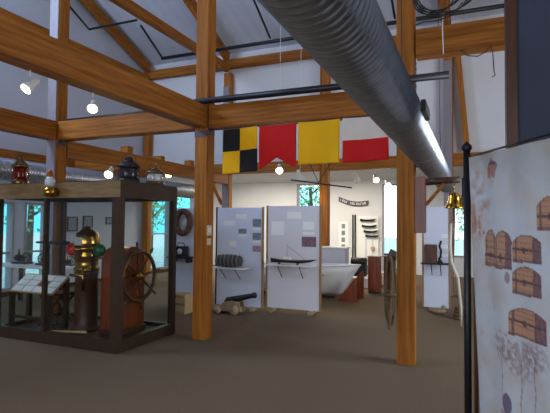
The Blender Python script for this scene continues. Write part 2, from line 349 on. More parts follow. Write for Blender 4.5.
# coil of cable over the high beam
t = thing('cable_coil', 'coil of dark cable hanging over the high beam at upper right', 'cable', (-.45, 5.4, 4.1))
b = MB()
for k in range(6):
    c = (-.4+.03*k, 5.45-.012*k, 4.13+.03*(k % 3)); r1 = .19+.018*k
    b.tube([(c[0]+r1*1.15*math.cos(a*PI/12), c[1], c[2]+r1*.95*math.sin(a*PI/12)) for a in range(24)], .008, 6, close=True)
b.build('loops', M['wire'], t)
MB().tube([(-.62, 5.5, 3.87), (-.52, 5.5, 3.9), (-.36, 5.5, 3.89), (-.2, 5.5, 3.93), (-.1, 5.5, 4.05)], .007, 6).build('tail', M['wire'], t)
MB().tube([(-.3, 5.5, 4.0), (-.31, 5.51, 3.8), (-.3, 5.5, 3.5)], .005, 6).build('drop', M['white'], t)
tag(MB().tube([(-.12, 5.5, 3.53), (-.05, 5.5, 3.45), (.05, 5.5, 3.43), (.13, 5.5, 3.47), (.18, 5.5, 3.53), (.2, 5.5, 3.45), (.21, 5.5, 3.25), (.22, 5.5, 3.2), (.19, 5.5, 3.19)], .006, 6).build('loose_wire', M['wire'], loc=(-.1, 5.5, 3.5)), 'loose kinked wire dangling below the high right beam', 'wire')

# ---------------------------------------------------------------- signal flags
tag(MB().tube([(-3.34, 5.515, 2.86), (-2.4, 5.5, 2.868), (-.84, 5.515, 2.885)], .005, 6).build('flag_line', M['wire'], loc=(-3.3, 5.5, 2.86)), 'thin dark cord the signal flags hang from', 'cord')
def flag(x0, x1, zt, zbm, fn, mats, label, slant=0, notch=0):
    b = MB(); n = 24; vs_ = {}
    for th, yo in ((0, 0), (1, .003)):
        for i in range(n+1):
            for j in range(n+1):
                u, v = i/n, j/n
                hh = zt[0]+(zt[1]-zt[0])*u
                bot = zbm[0]+(zbm[1]-zbm[0])*u + notch*(1-abs(2*u-1))
                z = hh+(bot-hh)*v - .008*math.sin(u*PI)*(1-v)
                x = x0+(x1-x0)*u + slant*v
                y = 5.5+yo+.010*math.sin(u*9+x0*3+v*2)*v
                vs_[th, i, j] = b.bm.verts.new((x, y, z))
    def q(*k, mi):
        f = b.bm.faces.new([vs_[a] for a in k]); f.material_index = mi; f.smooth = True
    for i in range(n):
        for j in range(n):
            mi = fn((i+.5)/n, (j+.5)/n)
            q((0, i, j), (0, i+1, j), (0, i+1, j+1), (0, i, j+1), mi=mi); q((1, i, j), (1, i, j+1), (1, i+1, j+1), (1, i+1, j), mi=mi)
    for i in range(n):
        q((0, i, 0), (1, i, 0), (1, i+1, 0), (0, i+1, 0), mi=fn(i/n, 0)); q((0, i, n), (0, i+1, n), (1, i+1, n), (1, i, n), mi=fn(i/n, .99))
        q((0, 0, i), (0, 0, i+1), (1, 0, i+1), (1, 0, i), mi=fn(0, i/n)); q((0, n, i), (1, n, i), (1, n, i+1), (0, n, i+1), mi=fn(.99, i/n))
    return tag(b.build('signal_flag', mats, loc=((x0+x1)/2, 5.5, zt[0])), label, 'flag', 'signal flags under the beam')
fy, fb, fr, fw = M['fy'], M['fb'], M['fr'], M['fw']
flag(-3.09, -2.585, (2.84, 2.865), (2.245, 2.27), lambda u, v: (0 if (u < .5) == (v < .5) else 1), [fb, fy], 'black and yellow quartered flag, leftmost on the beam')
flag(-2.56, -2.045, (2.855, 2.865), (2.29, 2.29), lambda u, v: 0, [fr], 'all red flag with a swallowtail bottom', notch=.14)
flag(-2.02, -1.485, (2.865, 2.87), (2.33, 2.335), lambda u, v: 0, [fy], 'plain yellow flag hanging from the beam')
flag(-1.45, -.90, (2.87, 2.875), (2.325, 2.345), lambda u, v: (0 if v < .52 else 1), [fw, fr], 'white over red flag, nearest the duct')

# ---------------------------------------------------------------- spot lamps
def spotlamp(p, aim, label, sc=1.0, power=14, stem=.18, anchor=None):
    p = Vector(p); aim = Vector(aim).normalized()
    t = thing('spot_lamp', label, 'lamp', p, 'ceiling spot lamps')
    rot = aim.to_track_quat('-Z', 'Y').to_matrix().to_4x4()
    def lm(prof, name, m):
        b = MB().lathe([(r*sc, h*sc) for r, h in prof], n=18)
        for v in b.bm.verts: v.co = rot @ v.co+p
        return b.build(name, m, t)
    lm([(.018, .12), (.026, .11), (.028, .04), (.05, -.02), (.058, -.06), (.054, -.06), (.03, -.02), (.015, .0)], 'lamp_shade', M['lampc'])
    lm([(.002, -.052), (.046, -.056), (.047, -.05), (.02, -.02), (.002, -.015)], 'bulb', M['lampw'])
    MB().tube([p+Vector((0, 0, .1*sc)), p+Vector((0, 0, stem))]+([Vector(anchor)] if anchor else []), .008*sc if stem < 1 else .006, 8).build('stem', M['lampc'], t)
    l = light('spot_light', 'SPOT', p+aim*.09*sc, p+aim, power*1.5, (1, .80, .50), spot_size=1.9, spot_blend=.8, shadow_soft_size=.04)
    l.parent = t; l.matrix_parent_inverse = Matrix.Translation(-p)
    return t
spotlamp((-3.52, 2.87, 2.76), (-.1, -.8, -.8), 'white spot lamp under the massive beam, upper left', .9, 14, .14)
spotlamp((-3.54, 3.62, 2.76), (.45, -.55, -.6), 'bright spot lamp under the massive beam, nearer the switch-plate post', .95, 16, .14)
for p, l, pw in (((-6.3, 6.9, 2.52), 'small spot lamp above the case behind the timber post', 16), ((-6.9, 9.6, 2.8), 'small spot lamp above the brass ship lantern', 18), ((-6.55, 10.6, 2.74), 'small spot lamp nearest the left edge of the switch-plate post', 18),
                 ((-3.9, 9.45, 2.78), 'spot lamp glowing below the red flag', 34), ((-3.76, 10.4, 2.70), 'spot lamp just right of the one below the red flag', 20), ((-2.35, 12.3, 2.78), 'glowing spot lamp far behind the white and red flag', 34), ((-2.75, 11.9, 2.75), 'spot lamp left of the glowing one behind the flags', 22), ((-2.1, 12.6, 2.66), 'spot lamp nearest the bright doorway', 22)):
    q = spotlamp(p, (.1, .6, -.8) if 'just right' in l or 'left of' in l else (.3, -.7, -.55), l, 1.5, pw, (3.6-(p[1]-11.6)/7-p[2]) if p[1] > 11.5 else (Z0+(11.9-p[1])*S-p[2]) if p[0] > -5 else .16, (-6.335 if p[0] < -6.35 else -6.3, p[1], max(p[2]+.16, 2.8) if p[0] < -6.35 else 2.65) if p[0] < -5 else None)
tr = thing('light_track', 'dark hanging light bar with slanted rods below the yellow flag', 'light track', (-2.5, 8.0, 2.3))
MB().tube([(-3.07, 8, 2.39), (-1.94, 8, 2.22)], .012, 8).build('bar', M['black'], tr)
MB().tube([(-2.75, 8, 2.75), (-2.55, 8, 2.33), (-2.25, 8, 2.78)], .01, 8).build('rods', M['black'], tr)
MB().tube([(-2.5, 8, 2.32), (-2.5, 8, 6.3)], .006, 6).build('suspension_wire', M['black'], tr)

# ---------------------------------------------------------------- glass display case
CX0, CX1, CY0, CY1, CZ = -6.14, -3.96, 4.53, 5.72, 2.11
t = thing('display_case', 'large glass museum case with dark wooden frame around the ship wheel and binnacle', 'display case', ((CX0+CX1)/2, 5.0, 0)); case = t
b = MB()
b.box(CX0, CX1, CY0, CY0+.09, 0, .15, bev=.004).box(CX0, CX1, CY1-.09, CY1, 0, .15).box(CX1-.09, CX1, CY0+.09, CY1-.09, 0, .15).box(CX0, CX0+.09, CY0+.09, CY1-.09, 0, .15)
b.box(CX0+.09, CX1-.09, CY0+.09, CY1-.09, .0, .1)
b.build('plinth', M['casedark'], t)
MB().box(CX0, CX1, CY0-.004, CY0, 1.9, CZ-.01).build('rail_facing', M['casew'], t)
b = MB(); b.box(CX0, CX1, CY0, CY0+.07, 1.9, CZ, bev=.004).box(CX0, CX1, CY1-.07, CY1, 1.9, CZ).box(CX1-.07, CX1, CY0+.07, CY1-.07, 1.9, CZ).box(CX0, CX0+.07, CY0+.07, CY1-.07, 1.9, CZ)
b.build('top_rail', M['casedark'], t)
MB().box(CX0+.07, CX1-.07, CY0+.07, CY1-.07, CZ-.03, CZ-.002).build('lid', M['casew'], t)
for x0, x1, y0, y1 in ((CX1-.13, CX1, CY0, CY0+.09), (CX1-.08, CX1, CY1-.08, CY1), (CX0, CX0+.05, CY0, CY0+.08), (CX0, CX0+.05, CY1-.08, CY1), (-5.245, -5.19, CY0+.005, CY0+.06)):
    MB().box(x0, x1, y0, y1, .15, 1.9, bev=.003).build('frame_post', M['casedark'], t)
for x0, x1, y0, y1 in ((CX0+.05, -5.25, CY0+.03, CY0+.036), (-5.185, CX1-.13, CY0+.03, CY0+.036), (CX1-.036, CX1-.03, CY0+.09, CY1-.08), (CX0+.03, CX0+.036, CY0+.08, CY1-.08), (CX0+.05, CX1-.08, CY1-.036, CY1-.03)):
    MB().box(x0, x1, y0, y1, .15, 1.9).build('glass_pane', gcase, t)
MB().box(-5.23, -5.205, CY0-.012, CY0+.004, 1.35, 1.42, bev=.002).build('lock', M['brass'], t)
FZ = .101
# binnacle
bx, by = -4.97, 5.04
t = thing('binnacle', 'brass and wood ship binnacle with red and green balls inside the case', 'binnacle', (bx, by, FZ))
MB().lathe([(.2, 0), (.2, .04), (.165, .06), (.155, .1), (.15, .75), (.17, .78), (.165, .8)], (bx, by, FZ), n=16).build('pedestal', M['walnut'], t)
MB().lathe([(.155, .8), (.175, .82), (.17, .86), (.15, .88), (.155, .98), (.18, 1.0), (.185, 1.03), (.17, 1.06), (.175, 1.1), (.19, 1.11), (.19, 1.14), (.17, 1.15)], (bx, by, FZ)).build('compass_bowl', M['brass'], t)
MB().lathe([(.165, 1.15), (.17, 1.2), (.16, 1.27), (.13, 1.34), (.08, 1.385), (.05, 1.39), (.05, 1.41), (.03, 1.43), (.001, 1.435)], (bx, by, FZ)).build('hood', M['brass'], t)
MB().box(bx-.06, bx+.06, by-.19, by-.14, FZ+1.17, FZ+1.28, bev=.01).build('viewing_window', M['lens'], t)
MB().ball((bx-.245, by-.02, 1.2), .095).build('compensating_ball', M['red'], t)['label'] = 'red iron ball'
MB().ball((bx+.225, by, 1.2), .088).build('compensating_ball', M['green'], t)['label'] = 'green iron ball'
MB().box(bx-.3, bx-.15, by-.03, by+.03, 1.085, 1.105).build('ball_bracket', M['brass'], t)
MB().box(bx+.15, bx+.29, by-.03, by+.03, 1.085, 1.105).build('ball_bracket', M['brass'], t)
MB().lathe([(.03, 0), (.035, .02), (.035, .16), (.045, .17), (.0, .2)], (bx+.04, by-.215, 1.05), n=12).build('side_lamp', M['brass'], t)
MB().tube([(bx-.13, by-.17, .86), (bx+.13, by-.17, .86)], .02, 8).build('adjusting_rod', M['brass'], t)
MB().tube([(bx+.1, by-.17, .66), (bx+.1, by-.18, .98)], .015, 8).build('side_rod', M['brass'], t)
# steering stand with wheel
hx0, hx1, hy0, hy1 = -4.62, -4.28, 4.94, 5.42; yc = (hy0+hy1)/2; rr = (hy1-hy0)/2; zt = 1.02
t = thing('steering_stand', 'arched wooden steering stand with large spoked ship wheel inside the case', 'ship wheel', (-4.45, yc, FZ))
poly = [(hx0, hy0, FZ), (hx0, hy0, zt)]+arc((hx0, yc, zt), rr, PI, 0, 16, 'yz')[1:-1]+[(hx0, hy1, zt), (hx0, hy1, FZ)]
b = MB().prism(poly, (hx1-hx0, 0, 0)); b.build('housing', M['mahog'], t)
b = MB().prism([(hx1, hy0+.05, FZ+.08), (hx1, hy0+.05, zt)]+arc((hx1, yc, zt), rr-.05, PI, 0, 12, 'yz')[1:-1]+[(hx1, hy1-.05, zt), (hx1, hy1-.05, FZ+.08)], (.012, 0, 0)); b.build('face_panel', M['mahog'], t)
MB().box(hx0-.02, hx1+.03, hy0-.02, hy1+.02, FZ, FZ+.07, bev=.006).build('foot', M['walnut'], t)
wx, wz = -4.18, .865
MB().lathe([(.03, hx1+.012-wx), (.03, -.03), (.055, -.03), (.055, .03), (.03, .035), (.02, .06), (.001, .065)], (wx, yc, wz), 'x', 20).build('hub', M['brass'], t)
wh = MB(); n = 48
rings = []
for i in range(n):
    a = 2*PI*i/n; c, s_ = math.cos(a), math.sin(a)
    rings.append([(wx+dx, yc+r*c, wz+r*s_) for dx, r in ((-.018, .31), (.018, .31), (.022, .328), (.018, .352), (-.018, .352), (-.022, .328))])
wh.rings(rings, close=True); rim = wh.build('rim', M['walnut'], t)
sub(rim, 'inlay_ring', MB().rings([[(wx+dx, yc+r*math.cos(2*PI*i/n), wz+r*math.sin(2*PI*i/n)) for dx, r in ((.0205, .325), (.0235, .325), (.0235, .335), (.0205, .335))] for i in range(n)], close=True), M['brass'], t)
for k in range(8):
    a = PI/2+k*PI/4+.12
    prof = [(.016, .04), (.013, .1), (.018, .16), (.013, .22), (.013, .36), (.017, .375), (.012, .385), (.019, .42), (.015, .455), (.004, .47)]
    MB().tube([(wx, yc+h*math.cos(a), wz+h*math.sin(a)) for r, h in prof], [r for r, h in prof], 10).build('spoke', M['walnut'], t)
# reading desk
t = thing('label_stand', 'low slanted reading stand with rows of white labels inside the case', 'label stand', (-5.65, 4.85, FZ))
ang = math.atan2(.2, .26)
rt = rotm(rx=ang)
def dk(u0, u1, v0, v1, h0, h1, bb):   # in board frame
    bb.box(-.39+u0, -.39+u1, v0, v1, h0, h1); return bb
bb = MB(); bb.box(-.41, .41, -.18, .18, -.012, .012, bev=.003)
TR = Matrix.Translation((-5.66, 4.86, .71)) @ rt
def xf(b_, Mx):
    for v in b_.bm.verts: v.co = Mx @ v.co
    return b_
xf(bb, TR).build('board', M['palewood'], t)
for i in range(4):
    for j in range(3):
        if (i, j) == (2, 1): continue
        xf(MB().box(-.39+i*.2, -.21+i*.2, -.165+j*.112, -.065+j*.112, .0125, .015), TR).build('label_card', M['paper'], t)
xf(MB().box(.02, .18, -.05, .05, .0125, .016), TR).build('label_card', M['mahog'], t)['label'] = 'red-brown card among the white labels'
for x, y in ((-6.02, 4.72), (-5.3, 4.72), (-6.02, 5.0), (-5.3, 5.0)):
    MB().box(x-.03, x+.03, y-.03, y+.03, FZ, (.59 if y < 4.8 else .80), bev=.003).build('leg', M['casedark'], t)
MB().box(-6.0, -5.32, 4.705, 4.735, .24, .28).build('stretcher', M['casedark'], t)
# folding stool
t = thing('folding_stool', 'dark red folding stool with crossed legs beneath the label stand', 'stool', (-5.7, 5.25, FZ))
MB().box(-5.95, -5.52, 5.1, 5.4, .5, .54, bev=.01).build('seat', M['darkred'], t)
for y in (5.13, 5.37):
    for s_ in (-1, 1): MB().bar((-5.74-s_*.2, y+s_*.012, FZ+.01), (-5.74+s_*.19, y+s_*.012, .5), .02, .045, up=(0, 1, 0)).build('leg', M['walnut'], t)
for k, (a, c, l) in enumerate((((-5.2, 4.7, FZ+.02), (-4.75, 4.84, FZ+.02), 'pale wooden rod lying on the case floor, left one'), ((-5.45, 4.62, FZ+.02), (-5.0, 4.68, FZ+.02), 'pale wooden rod lying on the case floor nearer the label stand'))):
    tag(MB().tube([a, c], .018, 10).build('wooden_rod', M['palewood'], loc=a), l, 'rod')
t = thing('telescope', 'long dark telescope on a slim stand inside the case', 'telescope', (-5.75, 5.1, FZ))
MB().tube([(-6.02, 5.1, 1.28), (-5.85, 5.1, 1.28), (-5.84, 5.1, 1.28), (-5.6, 5.1, 1.28), (-5.59, 5.1, 1.28), (-5.38, 5.1, 1.28)], [.016, .016, .022, .022, .03, .03], 14).build('barrel', M['iron'], t)
MB().tube([(-5.7, 5.04, FZ+.02), (-5.7, 5.04, 1.25)], .014, 8).build('pole', M['iron'], t)
MB().lathe([(.12, 0), (.12, .015), (.03, .03), (.02, .04)], (-5.7, 5.04, FZ)).build('base', M['iron'], t)
t = thing('sextant', 'dark brass sextant on a slim stand left of the binnacle', 'sextant', (-5.42, 5.42, FZ))
sc_ = (-5.42, 5.42, 1.47)
MB().tube(arc(sc_, .15, PI*1.2, PI*1.8, 12), .011, 8).build('scale_arc', M['dbrass'], t)
for a in (1.2, 1.8): MB().tube([sc_, (sc_[0]+.15*math.cos(PI*a), 5.42, sc_[2]+.15*math.sin(PI*a))], .009, 8).build('frame_arm', M['iron'], t)
MB().tube([(sc_[0]-.1, 5.38, 1.41), (sc_[0]+.07, 5.38, 1.45)], .02, 10).build('eyepiece', M['dbrass'], t)
MB().lathe([(.001, -.01), (.035, -.01), (.035, .01), (.001, .01)], sc_, 'y', 14).build('pivot', M['brass'], t)
MB().tube([(-5.42, 5.42, FZ+.02), (-5.42, 5.42, 1.33)], .011, 8).build('pole', M['iron'], t)
MB().lathe([(.09, 0), (.09, .012), (.02, .03)], (-5.42, 5.42, FZ)).build('base', M['iron'], t)
# items on top of the case
def lantern(x, y, z, h, r, body, lens, label, group='ship lanterns on the glass case'):
    t = thing('ship_lantern', label, 'lantern', (x, y, z), group)
    MB().lathe([(r, 0), (r*1.05, .02), (r*1.05, h*.14), (r*.9, h*.17)], (x, y, z)).build('base', body, t)
    MB().lathe([(r*.82, h*.17), (r*.9, h*.25), (r*.9, h*.5), (r*.82, h*.56)], (x, y, z)).build('lens', lens, t)
    MB().lathe([(r*.9, h*.56), (r*1.08, h*.58), (r*1.08, h*.64), (r*.9, h*.7), (r*.5, h*.8), (r*.42, h*.82), (r*.42, h*.9), (r*.5, h*.91), (r*.3, h*.97), (r*.1, h)], (x, y, z)).build('cap', body, t)
    b = MB()
    for k in range(6):
        a = k*PI/3; b.tube([(x+r*math.cos(a), y+r*math.sin(a), z+h*.14), (x+r*math.cos(a), y+r*math.sin(a), z+h*.6)], .004, 6)
    b.build('guard_bars', body, t)
    MB().tube([(x-r*.9, y, z+h*.6), (x-r*.7, y, z+h*1.0), (x, y, z+h*1.12), (x+r*.7, y, z+h*1.0), (x+r*.9, y, z+h*.6)], .005, 6).build('handle', body, t)
    return t
lantern(-5.93, 4.72, CZ+.001, .42, .105, M['dbrass'], M['redglass'], 'ship lantern with a dark red lens, leftmost on the case')
lantern(-4.24, 5.0, CZ+.001, .36, .14, M['iron'], M['bead'], 'black ship lantern on the corner of the case')
lantern(-4.07, 5.34, CZ+.001, .27, .12, M['dbrass'], M['lens'], 'squat brass ship lantern, rightmost on the case')
t = thing('anchor_lamp', 'small brass lamp with clear globe mounted on the front rail of the case', 'lamp', (-5.02, 4.43, 1.9))
MB().lathe([(.0, -.06), (.05, -.05), (.085, -.02), (.09, .03), (.06, .06), (.05, .08)], (-5.02, 4.43, 1.96)).build('reservoir', M['brass'], t)
MB().lathe([(.045, .08), (.06, .1), (.065, .14), (.05, .19), (.035, .21)], (-5.02, 4.43, 1.96)).build('globe', M['lens'], t)
MB().lathe([(.04, .21), (.045, .23), (.02, .27), (.02, .29), (.001, .3)], (-5.02, 4.43, 1.96)).build('cap', M['copper'], t)
MB().box(-5.05, -4.99, 4.5, 4.529, 1.93, 2.03).build('bracket', M['brass'], t)
MB().tube([(-5.02, 4.5, 1.96), (-5.02, 4.5, 1.96+.0), (-5.02, 4.5, 1.965)], .01, 6).build('screw', M['brass'], t)

# ---------------------------------------------------------------- table and models behind the case
t = thing('display_table', 'long white topped table with dark legs seen through the case', 'table', (-7.6, 6.5, 0))
MB().box(-8.5, -6.75, 6.15, 6.85, .73, .77, bev=.006).build('table_top', M['white'], t)
for x in (-8.42, -6.83):
    for y in (6.22, 6.78): MB().box(x-.03, x+.03, y-.03, y+.03, 0, .73).build('leg', M['casedark'], t)
def engine(x, y, z, label, s=1.0, flip=1):
    t = thing('engine_model', label, 'model', (x, y, z), 'dark machine models on the white table')
    MB().box(x-.17*s, x+.17*s, y-.09*s, y+.09*s, z, z+.035*s, bev=.004).build('base', M['walnut'], t)
    MB().lathe([(.05*s, -.11*s), (.058*s, -.1*s), (.058*s, .03*s), (.05*s, .04*s)], (x-flip*.03*s, y, z+.1*s), 'x').build('cylinder', M['iron'], t)
    ring = MB(); ring.tube([(x+flip*.1*s, y+.09*s*math.cos(a*PI/12), z+.11*s+.085*s*math.sin(a*PI/12)) for a in range(24)], .01*s, 8, close=True)
    for k in range(3): ring.tube([(x+flip*.1*s, y+.08*s*math.cos(k*PI/3), z+.11*s+.08*s*math.sin(k*PI/3)), (x+flip*.1*s, y-.08*s*math.cos(k*PI/3), z+.11*s-.075*s*math.sin(k*PI/3))], .006*s, 6)
    ring.build('flywheel', M['iron'], t)
    MB().tube([(x+flip*.02*s, y, z+.1*s), (x+flip*.11*s, y, z+.11*s)], .009*s, 8).build('piston_rod', M['brass'], t)
    MB().lathe([(.02*s, 0), (.025*s, .01), (.012*s, .09*s), (.02*s, .1*s), (.0, .11*s)], (x-flip*.08*s, y, z+.15*s), n=12).build('valve', M['brass'], t)
engine(-8.05, 6.5, .77, 'dark machine model at the left end of the white table', 1.1)
engine(-7.4, 6.5, .77, 'dark machine model at the middle of the white table', 1.1, -1)
engine(-6.95, 6.62, .77, 'small dark machine model at the right end of the white table', .7)
for y0, z0, l in ((8.55, 1.35, 'left framed picture on the left wall'), (9.05, 1.38, 'middle framed picture on the left wall'), (9.85, 1.52, 'small framed picture on the left wall nearest the binnacle')):
    wd = .32 if y0 < 9.5 else .25; t = thing('framed_picture', l, 'picture', (LX, y0, z0))
    hgt = .36 if y0 < 9.5 else .2
    b = MB(); e = .025
    b.box(LX+.001, LX+.03, y0, y0+wd, z0, z0+e).box(LX+.001, LX+.03, y0, y0+wd, z0+hgt-e, z0+hgt).box(LX+.001, LX+.03, y0, y0+e, z0+e, z0+hgt-e).box(LX+.001, LX+.03, y0+wd-e, y0+wd, z0+e, z0+hgt-e)
    b.build('frame', M['black'], t)
    MB().box(LX+.002, LX+.015, y0+e, y0+wd-e, z0+e, z0+hgt-e).build('print', M['photo'], t)

# ---------------------------------------------------------------- exhibit panels
def panel(x0, x1, y, z0, z1, m, label, edge=M['edge'], yd=.04):
    t = thing('exhibit_panel', label, 'display panel', ((x0+x1)/2, y, 0))
    MB().box(x0+.03, x1-.03, y, y+yd, z0, z1).build('board', m, t)
    MB().box(x0, x0+.028, y-.006, y+yd+.006, z0, z1+.01).build('frame_post', M['iron'] if x0 < -4 else edge, t)
    MB().box(x1-.028, x1, y-.006, y+yd+.006, z0, z1+.01).build('frame_post', edge, t)
    for x in (x0+.16, x1-.16):
        MB().box(x-.03, x+.03, y-.16, y+.2, 0, z0+.0, bev=.004).build('foot', M['oldwood'], t)
    return t
def card(t, x0, x1, z0, z1, y, m=M['paper'], nm='caption_card'):
    return MB().box(x0, x1, y-.004, y-.0005, z0, z1).build(nm, m, t)
PX = lambda px, a, b, A, B: A+(px-a)*(B-A)/(b-a)
pa = panel(-4.54, -3.55, 7.85, .05, 1.88, M['panel'], 'grey exhibit panel with the barrel shelf, captions and small photos')
fx = lambda px: PX(px, 215, 264, -4.56, -3.53); fz = lambda py: PX(py, 208, 309, 1.87, .03)
for a, b_, c, d_ in ((236, 214, 247, 219), (224, 221, 235, 226), (230, 242, 237, 247), (253, 228, 261, 230), (253, 241, 261, 243), (239, 235, 247, 237)):
    card(pa, fx(a), fx(b_ if False else c), fz(d_), fz(b_), 7.85)
for a, b_, c, d_, m_ in ((253, 219, 261, 227, 'photo'), (239, 229, 247, 234, 'photo'), (253, 233, 261, 240, 'photo'), (253, 246, 261, 252, 'photor')):
    card(pa, fx(a), fx(c), fz(d_), fz(b_), 7.85, M[m_], 'small_photo')
b = MB().box(-4.5, -3.8, 7.55, 7.845, .755, .775)
b.build('shelf', M['white'], pa)
for x in (-4.3, -4.0): MB().tube([(x, 7.83, .55), (x, 7.6, .75)], .008, 6).build('shelf_bracket', M['iron'], pa)
# barrel on shelf
t = thing('barrel', 'dark striped keg lying on the shelf of the left grey panel', 'barrel', (-4.15, 7.66, .776))
MB().lathe([(.001, -.24), (.092, -.24), (.097, -.22), (.112, -.1), (.115, 0), (.112, .1), (.097, .22), (.092, .24), (.001, .24)], (-4.15, 7.66, .776+.122), 'x').build('staves', M['barrel'], t)
b = MB()
for h, r in ((-.2, .102), (-.12, .111), (-.04, .1155), (.04, .1155), (.12, .111), (.2, .102)): b.lathe([(r, h-.012), (r+.005, h-.012), (r+.005, h+.012), (r, h+.012)], (-4.15, 7.66, .776+.122), 'x')
b.build('hoops', M['hoop'], t)
pb = panel(-3.52, -2.47, 7.93, .06, 1.91, M['panel2'], 'light exhibit panel with the model boat shelf, right of the barrel panel', edge=M['edge'])
gx = lambda px: PX(px, 267, 321, -3.52, -2.48); gz = lambda py: PX(py, 206, 312, 1.91, .03)
for a, b_, c, d_ in ((288, 212, 302, 219), (272, 222, 285, 236), (304, 222, 315, 230), (304, 232, 315, 235)): card(pb, gx(a), gx(c), gz(d_), gz(b_), 7.93)
card(pb, gx(303), gx(317), gz(247), gz(237), 7.93, M['photob'], 'small_photo')
MB().box(-3.42, -2.55, 7.68, 7.925, .845, .865).build('shelf', M['white'], pb)
for x in (-3.2, -2.8): MB().tube([(x, 7.91, .62), (x, 7.72, .84)], .007, 6).build('shelf_bracket', M['iron'], pb)
t = thing('model_boat', 'small dark hulled model boat on the shelf of the right light panel', 'model boat', (-3.05, 7.78, .866))
def hull(b, x0, x1, y, w, z0, z1, n=18, mi=0, sheer=.03, rake=.12, power=.7, thick=None):
    rs = []
    for i in range(n+1):
        u = i/n; s_ = math.sin(PI*(.06+.9*u))**power
        ww = w/2*s_; zt_ = z1+sheer*(2*u-1)**2; zk = z0+(z1-z0)*.55*max(0, (u-.8)/.2)**2
        x = x0+(x1-x0)*u; dx = rake*u*u
        ring = []
        for k in range(9):
            a = PI*k/8; yy = y-ww*math.cos(a)*(1 if k in (0, 8) else .96); zz_ = zt_-(zt_-zk)*math.sin(a)**.75
            ring.append((x+dx*((zz_-z0)/(z1-z0)), yy, zz_))
        rs.append(ring)
    return b.rings(rs, mi)
hull(MB(), -3.36, -2.68, 7.78, .11, .895, .945).build('hull', M['iron'], t)
MB().box(-3.3, -2.75, 7.75, 7.81, .944, .958, bev=.003).build('deck', M['palewood'], t)
MB().box(-3.12, -2.98, 7.755, 7.805, .958, 1.0, bev=.003).build('cabin', M['white'], t)
MB().tube([(-3.05, 7.78, .95), (-3.05, 7.78, 1.24)], .005, 6).build('mast', M['palewood'], t)
MB().tube([(-3.05, 7.78, 1.2), (-2.72, 7.78, .97)], .003, 5).build('stay', M['wire'], t)
for x in (-3.2, -2.85): MB().box(x-.012, x+.012, 7.75, 7.81, .866, .9).build('cradle', M['walnut'], t)
# third panel, right of the rope post
pc = panel(-.90, -.40, 9.3, .05, 1.93, M['panel'], 'narrow grey exhibit panel right of the rope-coil post')
MB().box(-.9, -.42, 9.0, 9.294, .87, .89).build('shelf', M['iron'], pc)
for x in (-.72, -.56): MB().tube([(x, 9.28, .65), (x, 9.05, .87)], .008, 6).build('shelf_bracket', M['iron'], pc)
card(pc, -.55, -.44, 1.35, 1.42, 9.3); card(pc, -.55, -.44, 1.15, 1.22, 9.3); card(pc, -.55, -.44, 1.0, 1.05, 9.3)
t = thing('ship_telegraph', 'dark boxy instrument with a curved pipe on the narrow panel shelf', 'instrument', (-.72, 9.12, .89))
MB().box(-.84, -.62, 9.04, 9.2, .892, 1.23, bev=.012).build('box', M['walnut'], t)
MB().tube([(-.6, 9.12, .96), (-.56, 9.12, 1.0), (-.55, 9.12, 1.12), (-.58, 9.12, 1.2), (-.55, 9.12, 1.3)], .02, 8).build('side_pipe', M['iron'], t)
MB().lathe([(.05, 0), (.05, .02), (.03, .05), (.001, .08)], (-.57, 9.12, .892), n=12).build('side_foot', M['iron'], t)
# left white panel with life ring
pd = panel(-5.25, -4.66, 7.4, .03, 1.86, M['panel'], 'narrow pale panel with the life ring, left of the switch-plate post', edge=M['edge'])
t = thing('life_ring', 'old brown rope-bound life ring with pale centre on narrow panel', 'life ring', (-4.94, 7.34, 1.6))
MB().tube([(-4.95+.155*math.cos(a*PI/16), 7.335, 1.6+.21*math.sin(a*PI/16)*.98) for a in range(32)], .055, 10, close=True).build('ring', M['ring'], t)
for k in range(4):
    a = PI/4+k*PI/2; c = Vector((-4.95+.155*math.cos(a), 7.335, 1.6+.206*math.sin(a))); d_ = Vector((-.155*math.sin(a), 0, .206*math.cos(a))).normalized()
    MB().tube([c-d_*.03, c+d_*.03], .059, 10).build('rope_band', M['rope'], t)
MB().lathe([(.001, -.01), (.08, -.01), (.08, 0), (.001, 0)], (-4.95, 7.393, 1.6), 'y').build('centre_disc', M['white'], t)
t = thing('wall_shelf', 'small dark shelf below the life ring', 'shelf', (-4.95, 7.3, 1.0))
MB().box(-5.15, -4.72, 7.12, 7.393, .95, .97).build('board', M['iron'], t)
MB().box(-5.12, -5.1, 7.2, 7.393, .86, .95).box(-4.78, -4.76, 7.2, 7.393, .86, .95).build('bracket', M['iron'], t)
t = thing('dial_instrument', 'small black box with a white dial on the shelf below the life ring', 'instrument', (-4.92, 7.25, .97))
MB().box(-5.03, -4.8, 7.17, 7.33, .972, 1.16, bev=.01).build('box', M['black'], t)
MB().lathe([(.001, -.012), (.05, -.01), (.05, 0), (.001, 0)], (-4.89, 7.17, 1.07), 'y').build('dial', M['lens'], t)
MB().tube([(-5.0, 7.25, 1.16), (-4.98, 7.25, 1.22), (-4.86, 7.25, 1.22), (-4.84, 7.25, 1.16)], .008, 6).build('handle', M['iron'], t)
t = thing('wooden_crate', 'pale wooden crate on the floor beside the switch-plate post', 'crate', (-4.75, 7.0, 0))
MB().box(-4.9, -4.62, 6.95, 7.2, .0, .34).build('box', M['palewood'], t)
for z in (.03, .17, .3): MB().box(-4.905, -4.615, 6.935, 6.949, z-.02, z+.02).build('slat', M['oldwood'], t)
